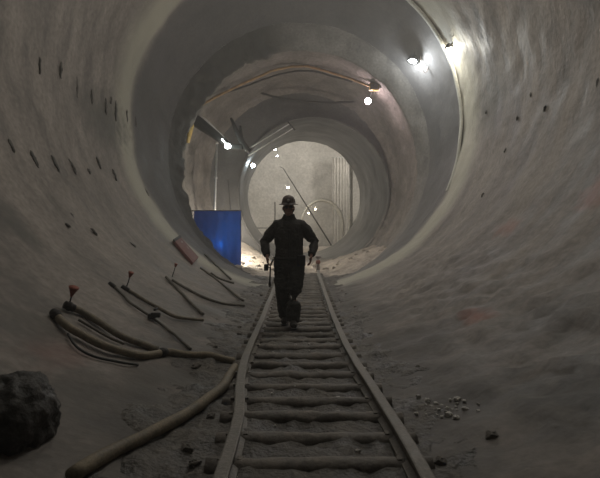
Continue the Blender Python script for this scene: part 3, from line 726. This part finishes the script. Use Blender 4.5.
# head: skull, jaw, nose, brow, lips, ears
ball(bm, HC+Vector((0, .015, .03)), (.076, .096, .10), 24); ball(bm, HC+Vector((0, -.025, -.045)), (.058, .066, .072), 20)
ball(bm, HC+Vector((0, -.075, -.095)), (.026, .02, .02), 12)
loft(bm, [HC+Vector((0, -.082, .022)), HC+Vector((0, -.10, -.005)), HC+Vector((0, -.113, -.025)), HC+Vector((0, -.095, -.034))], [(.010, .010), (.012, .012), (.018, .013), (.012, .008)], 10)
for s in (-1, 1):
    ball(bm, HC+Vector((s*.03, -.078, .03)), (.027, .014, .009), 12); ball(bm, HC+Vector((s*.045, -.06, -.02)), (.022, .02, .02), 12)
    ball(bm, HC+Vector((s*.079, .01, -.008)), (.010, .02, .032), 12)
ball(bm, HC+Vector((0, -.086, -.056)), (.024, .012, .006), 12); ball(bm, HC+Vector((0, -.083, -.068)), (.021, .012, .007), 12)
body = remesh('body', bm, .0055, M['skin'], man, 2)
for s in (-1, 1):
    bm = bmesh.new(); ball(bm, HC+Vector((s*.031, -.078, .008)), (.012, .008, .008), 12); obj('eye', bm, mat('eye_white', (.55, .52, .5), .3) if s < 0 else bpy.data.materials['eye_white'], man)
bm = bmesh.new(); ball(bm, HC+Vector((0, .035, -.03)), (.078, .07, .06), 20); obj('hair', bm, M['rubber'], man)
# jacket
bm = bmesh.new()
loft(bm, [(0, .02, .80), (0, .02, .86), (0, .02, .97), (0, .015, 1.10), (0, .01, 1.22), (0, .005, 1.34), (0, .01, 1.43), (0, .015, 1.485), (0, .01, 1.52), (0, 0, 1.545)],
     [(.205, .15), (.215, .16), (.205, .15), (.19, .14), (.20, .15), (.21, .155), (.185, .14), (.135, .11), (.095, .09), (.08, .085)], 28, hint=Vector((0, 1, 0)))
for s in (-1, 1):
    a = ARM[s]
    loft(bm, [Vector((s*.08, .02, 1.42)), a[0]+Vector((0, 0, -.01)), a[0].lerp(a[1], .35), a[0].lerp(a[1], .7), a[1], a[1].lerp(a[2], .35), a[1].lerp(a[2], .75), a[1].lerp(a[2], .95)],
         [.09, .088, .083, .076, .07, .064, .056, .05], 18)
remesh('jacket', bm, .009, M['jacket'], man, 5, .014, 9)
bm = bmesh.new(); loft(bm, [(0, .015, 1.50), (0, .01, 1.54), (0, .002, 1.575), (0, 0, 1.578), (0, .005, 1.54)], [(.11, .105), (.09, .09), (.08, .083), (.073, .076), (.075, .078)], 24, hint=Vector((0, 1, 0)), cap=False); obj('collar', bm, M['jacket'], man)
bm = bmesh.new(); loft(bm, [(0, -.13, .84), (0, -.137, 1.0), (0, -.13, 1.12), (0, -.145, 1.3), (0, -.12, 1.45)], [(.012, .006)]*5, 8, hint=Vector((0, 1, 0))); obj('zip', bm, M['rubber'], man)
# trousers
bm = bmesh.new(); loft(bm, [(0, .02, .78), (0, .02, .88), (0, .02, 1.0)], [(.15, .115), (.175, .13), (.16, .12)], 20, hint=Vector((0, 1, 0)))
for s in (-1, 1):
    a = LEG[s]; loft(bm, [a[0], a[0].lerp(a[1], .4), a[1], a[1].lerp(a[2], .4), a[1].lerp(a[2], .8), a[2]+Vector((0, 0, .0))], [.13, .122, .105, .10, .094, .09], 18)
remesh('trousers', bm, .009, M['trousers'], man, 5, .016, 8, 3)
for s in (-1, 1):
    f = LEG[s][2].copy(); z0 = .02; hp = .03 if s < 0 else 0
    bm = bmesh.new()
    loft(bm, [f+Vector((0, .02, .10)), Vector((f.x, f.y+.03, z0+.12)), Vector((f.x, f.y+.03, z0+.05))], [(.065, .07), (.055, .065), (.05, .07)], 16, hint=Vector((0, 1, 0)))
    loft(bm, [Vector((f.x, f.y+.10, z0+.045+hp*.5)), Vector((f.x, f.y+.05, z0+.05+hp*.4)), Vector((f.x, f.y-.05, z0+.055)), Vector((f.x+s*.01, f.y-.13, z0+.045)), Vector((f.x+s*.015, f.y-.20, z0+.035))],
         [(.035, .04), (.044, .052), (.048, .055), (.054, .045), (.034, .03)], 16)
    b_ = remesh('boot', bm, .007, M['boot'], man, 3)
    bm = bmesh.new(); loft(bm, [Vector((f.x, f.y+.12, z0-.005)), Vector((f.x, f.y+.04, z0-.005)), Vector((f.x, f.y-.06, z0-.005)), Vector((f.x+s*.012, f.y-.14, z0-.005)), Vector((f.x+s*.015, f.y-.22, z0+.0))], [(.038, .016), (.05, .016), (.045, .016), (.057, .016), (.03, .014)], 12)
    obj('sole', bm, M['rubber'], b_)
# hard hat with full brim, ridge and head lamp
bm = bmesh.new(); n = 32; rows = []
for (rr_, z) in ((.155, .048), (.158, .052), (.15, .058), (.118, .062), (.112, .09), (.105, .12), (.088, .15), (.06, .172), (.025, .182)):
    rows.append([bm.verts.new(HC+Vector((math.sin(2*PI*k/n)*rr_*.86, .01-math.cos(2*PI*k/n)*rr_*1.05, z-.012*math.cos(2*PI*k/n)*(rr_ > .14)))) for k in range(n)])
for A_, B_ in zip(rows, rows[1:]):
    for k in range(n): bm.faces.new((A_[k], A_[(k+1) % n], B_[(k+1) % n], B_[k]))
bm.faces.new(rows[-1]); bm.faces.new(rows[0][::-1]); hel = obj('hard_hat', bm, M['helmet'], man)
for s in (-.035, 0, .035):
    bm = bmesh.new(); pts = [HC+Vector((s, .01-math.cos(a)*.112, .075+math.sin(a)*(.108 if s == 0 else .098))) for a in [PI*i/14 for i in range(1, 14)]]; loft(bm, pts, .006, 6); obj('ridge', bm, M['helmet'], hel)
bm = bmesh.new(); c = HC+Vector((0, -.125, .10)); loft(bm, [c+Vector((0, .03, 0)), c, c+Vector((0, -.012, 0))], [.022, .026, .024], 14); hl = obj('head_lamp', bm, M['rubber'], hel)
bm = bmesh.new(); loft(bm, [c+Vector((0, -.012, 0)), c+Vector((0, -.016, 0))], [.02, .018], 14); obj('lamp_glass', bm, M['steel_l'], hl)
bm = bmesh.new()
for s in (-1, 1):
    ball(bm, HC+Vector((s*.033, -.098, .006)), (.029, .007, .02), 14); loft(bm, [HC+Vector((s*.058, -.09, .01)), HC+Vector((s*.08, -.04, .012)), HC+Vector((s*.086, .01, .01))], .003, 6)
loft(bm, [HC+Vector((-.01, -.104, .01)), HC+Vector((.01, -.104, .01))], .003, 6); obj('safety_glasses', bm, M['lens'], man)
# belt, pouch and strap at the hip
bm = bmesh.new(); rows = []
for z in (.935, .975):
    rows.append([bm.verts.new((math.sin(2*PI*k/32)*.222, .018-math.cos(2*PI*k/32)*.168, z)) for k in range(32)])
for z in (.975, .935):
    rows.append([bm.verts.new((math.sin(2*PI*k/32)*.205, .018-math.cos(2*PI*k/32)*.15, z)) for k in range(32)])
for i in range(4):
    A_, B_ = rows[i], rows[(i+1) % 4]
    for k in range(32): bm.faces.new((A_[k], A_[(k+1) % 32], B_[(k+1) % 32], B_[k]))
belt = obj('belt', bm, M['vest'], man)
bm = bmesh.new(); box(bm, (.17, -.12, .93), (.11, .07, .15), Matrix.Rotation(.6, 3, 'Z'), bev=.015); obj('battery_pouch', bm, M['rubber'], belt)
bm = bmesh.new(); loft(bm, spline([(-.21, -.06, .96), (-.255, -.08, .86), (-.262, -.08, .74), (-.268, -.08, .62)], 5), .011, 8); ball(bm, (-.268, -.08, .60), (.02, .02, .045), 10); obj('tool_strap', bm, M['rubber'], belt)
bm = bmesh.new(); box(bm, (-.31, -.16, .84), (.06, .12, .09), bev=.015); tool = obj('radio', bm, M['rubber'], None)
tool.location = MAN; tag(tool, 'small black handset held in the worker hand at image left', 'radio')

# ---------------------------------------------------------------- camera, haze, view
cam = bpy.data.cameras.new('camera'); co = bpy.data.objects.new('camera', cam); link(co); sc.camera = co
co.location = (0, 0, H); co.rotation_euler = (PI/2, 0, 0)
cam.sensor_fit = 'HORIZONTAL'; cam.sensor_width = 36; cam.lens = F/600*36; cam.shift_y = -(239-HY)/600; cam.clip_start = .05; cam.clip_end = 200
w = bpy.data.worlds.new('world'); sc.world = w; w.use_nodes = True; nt = w.node_tree
nt.nodes['Background'].inputs[0].default_value = (.6, .62, .6, 1); nt.nodes['Background'].inputs[1].default_value = 0.0
vs = nt.nodes.new('ShaderNodeVolumeScatter'); vs.inputs['Density'].default_value = .0065; vs.inputs['Anisotropy'].default_value = .25
vs.inputs['Color'].default_value = (.97, .965, .95, 1)
nt.links.new(vs.outputs[0], nt.nodes['World Output'].inputs['Volume'])
sc.view_settings.view_transform = 'Standard'; sc.view_settings.look = 'None'; sc.view_settings.gamma = 1; sc.view_settings.use_curve_mapping = False
sc.view_settings.exposure = 0.12
sc.cycles.use_denoising = True; sc.cycles.max_bounces = 6; sc.cycles.diffuse_bounces = 4; sc.cycles.volume_bounces = 1
sc.cycles.sample_clamp_indirect = 6
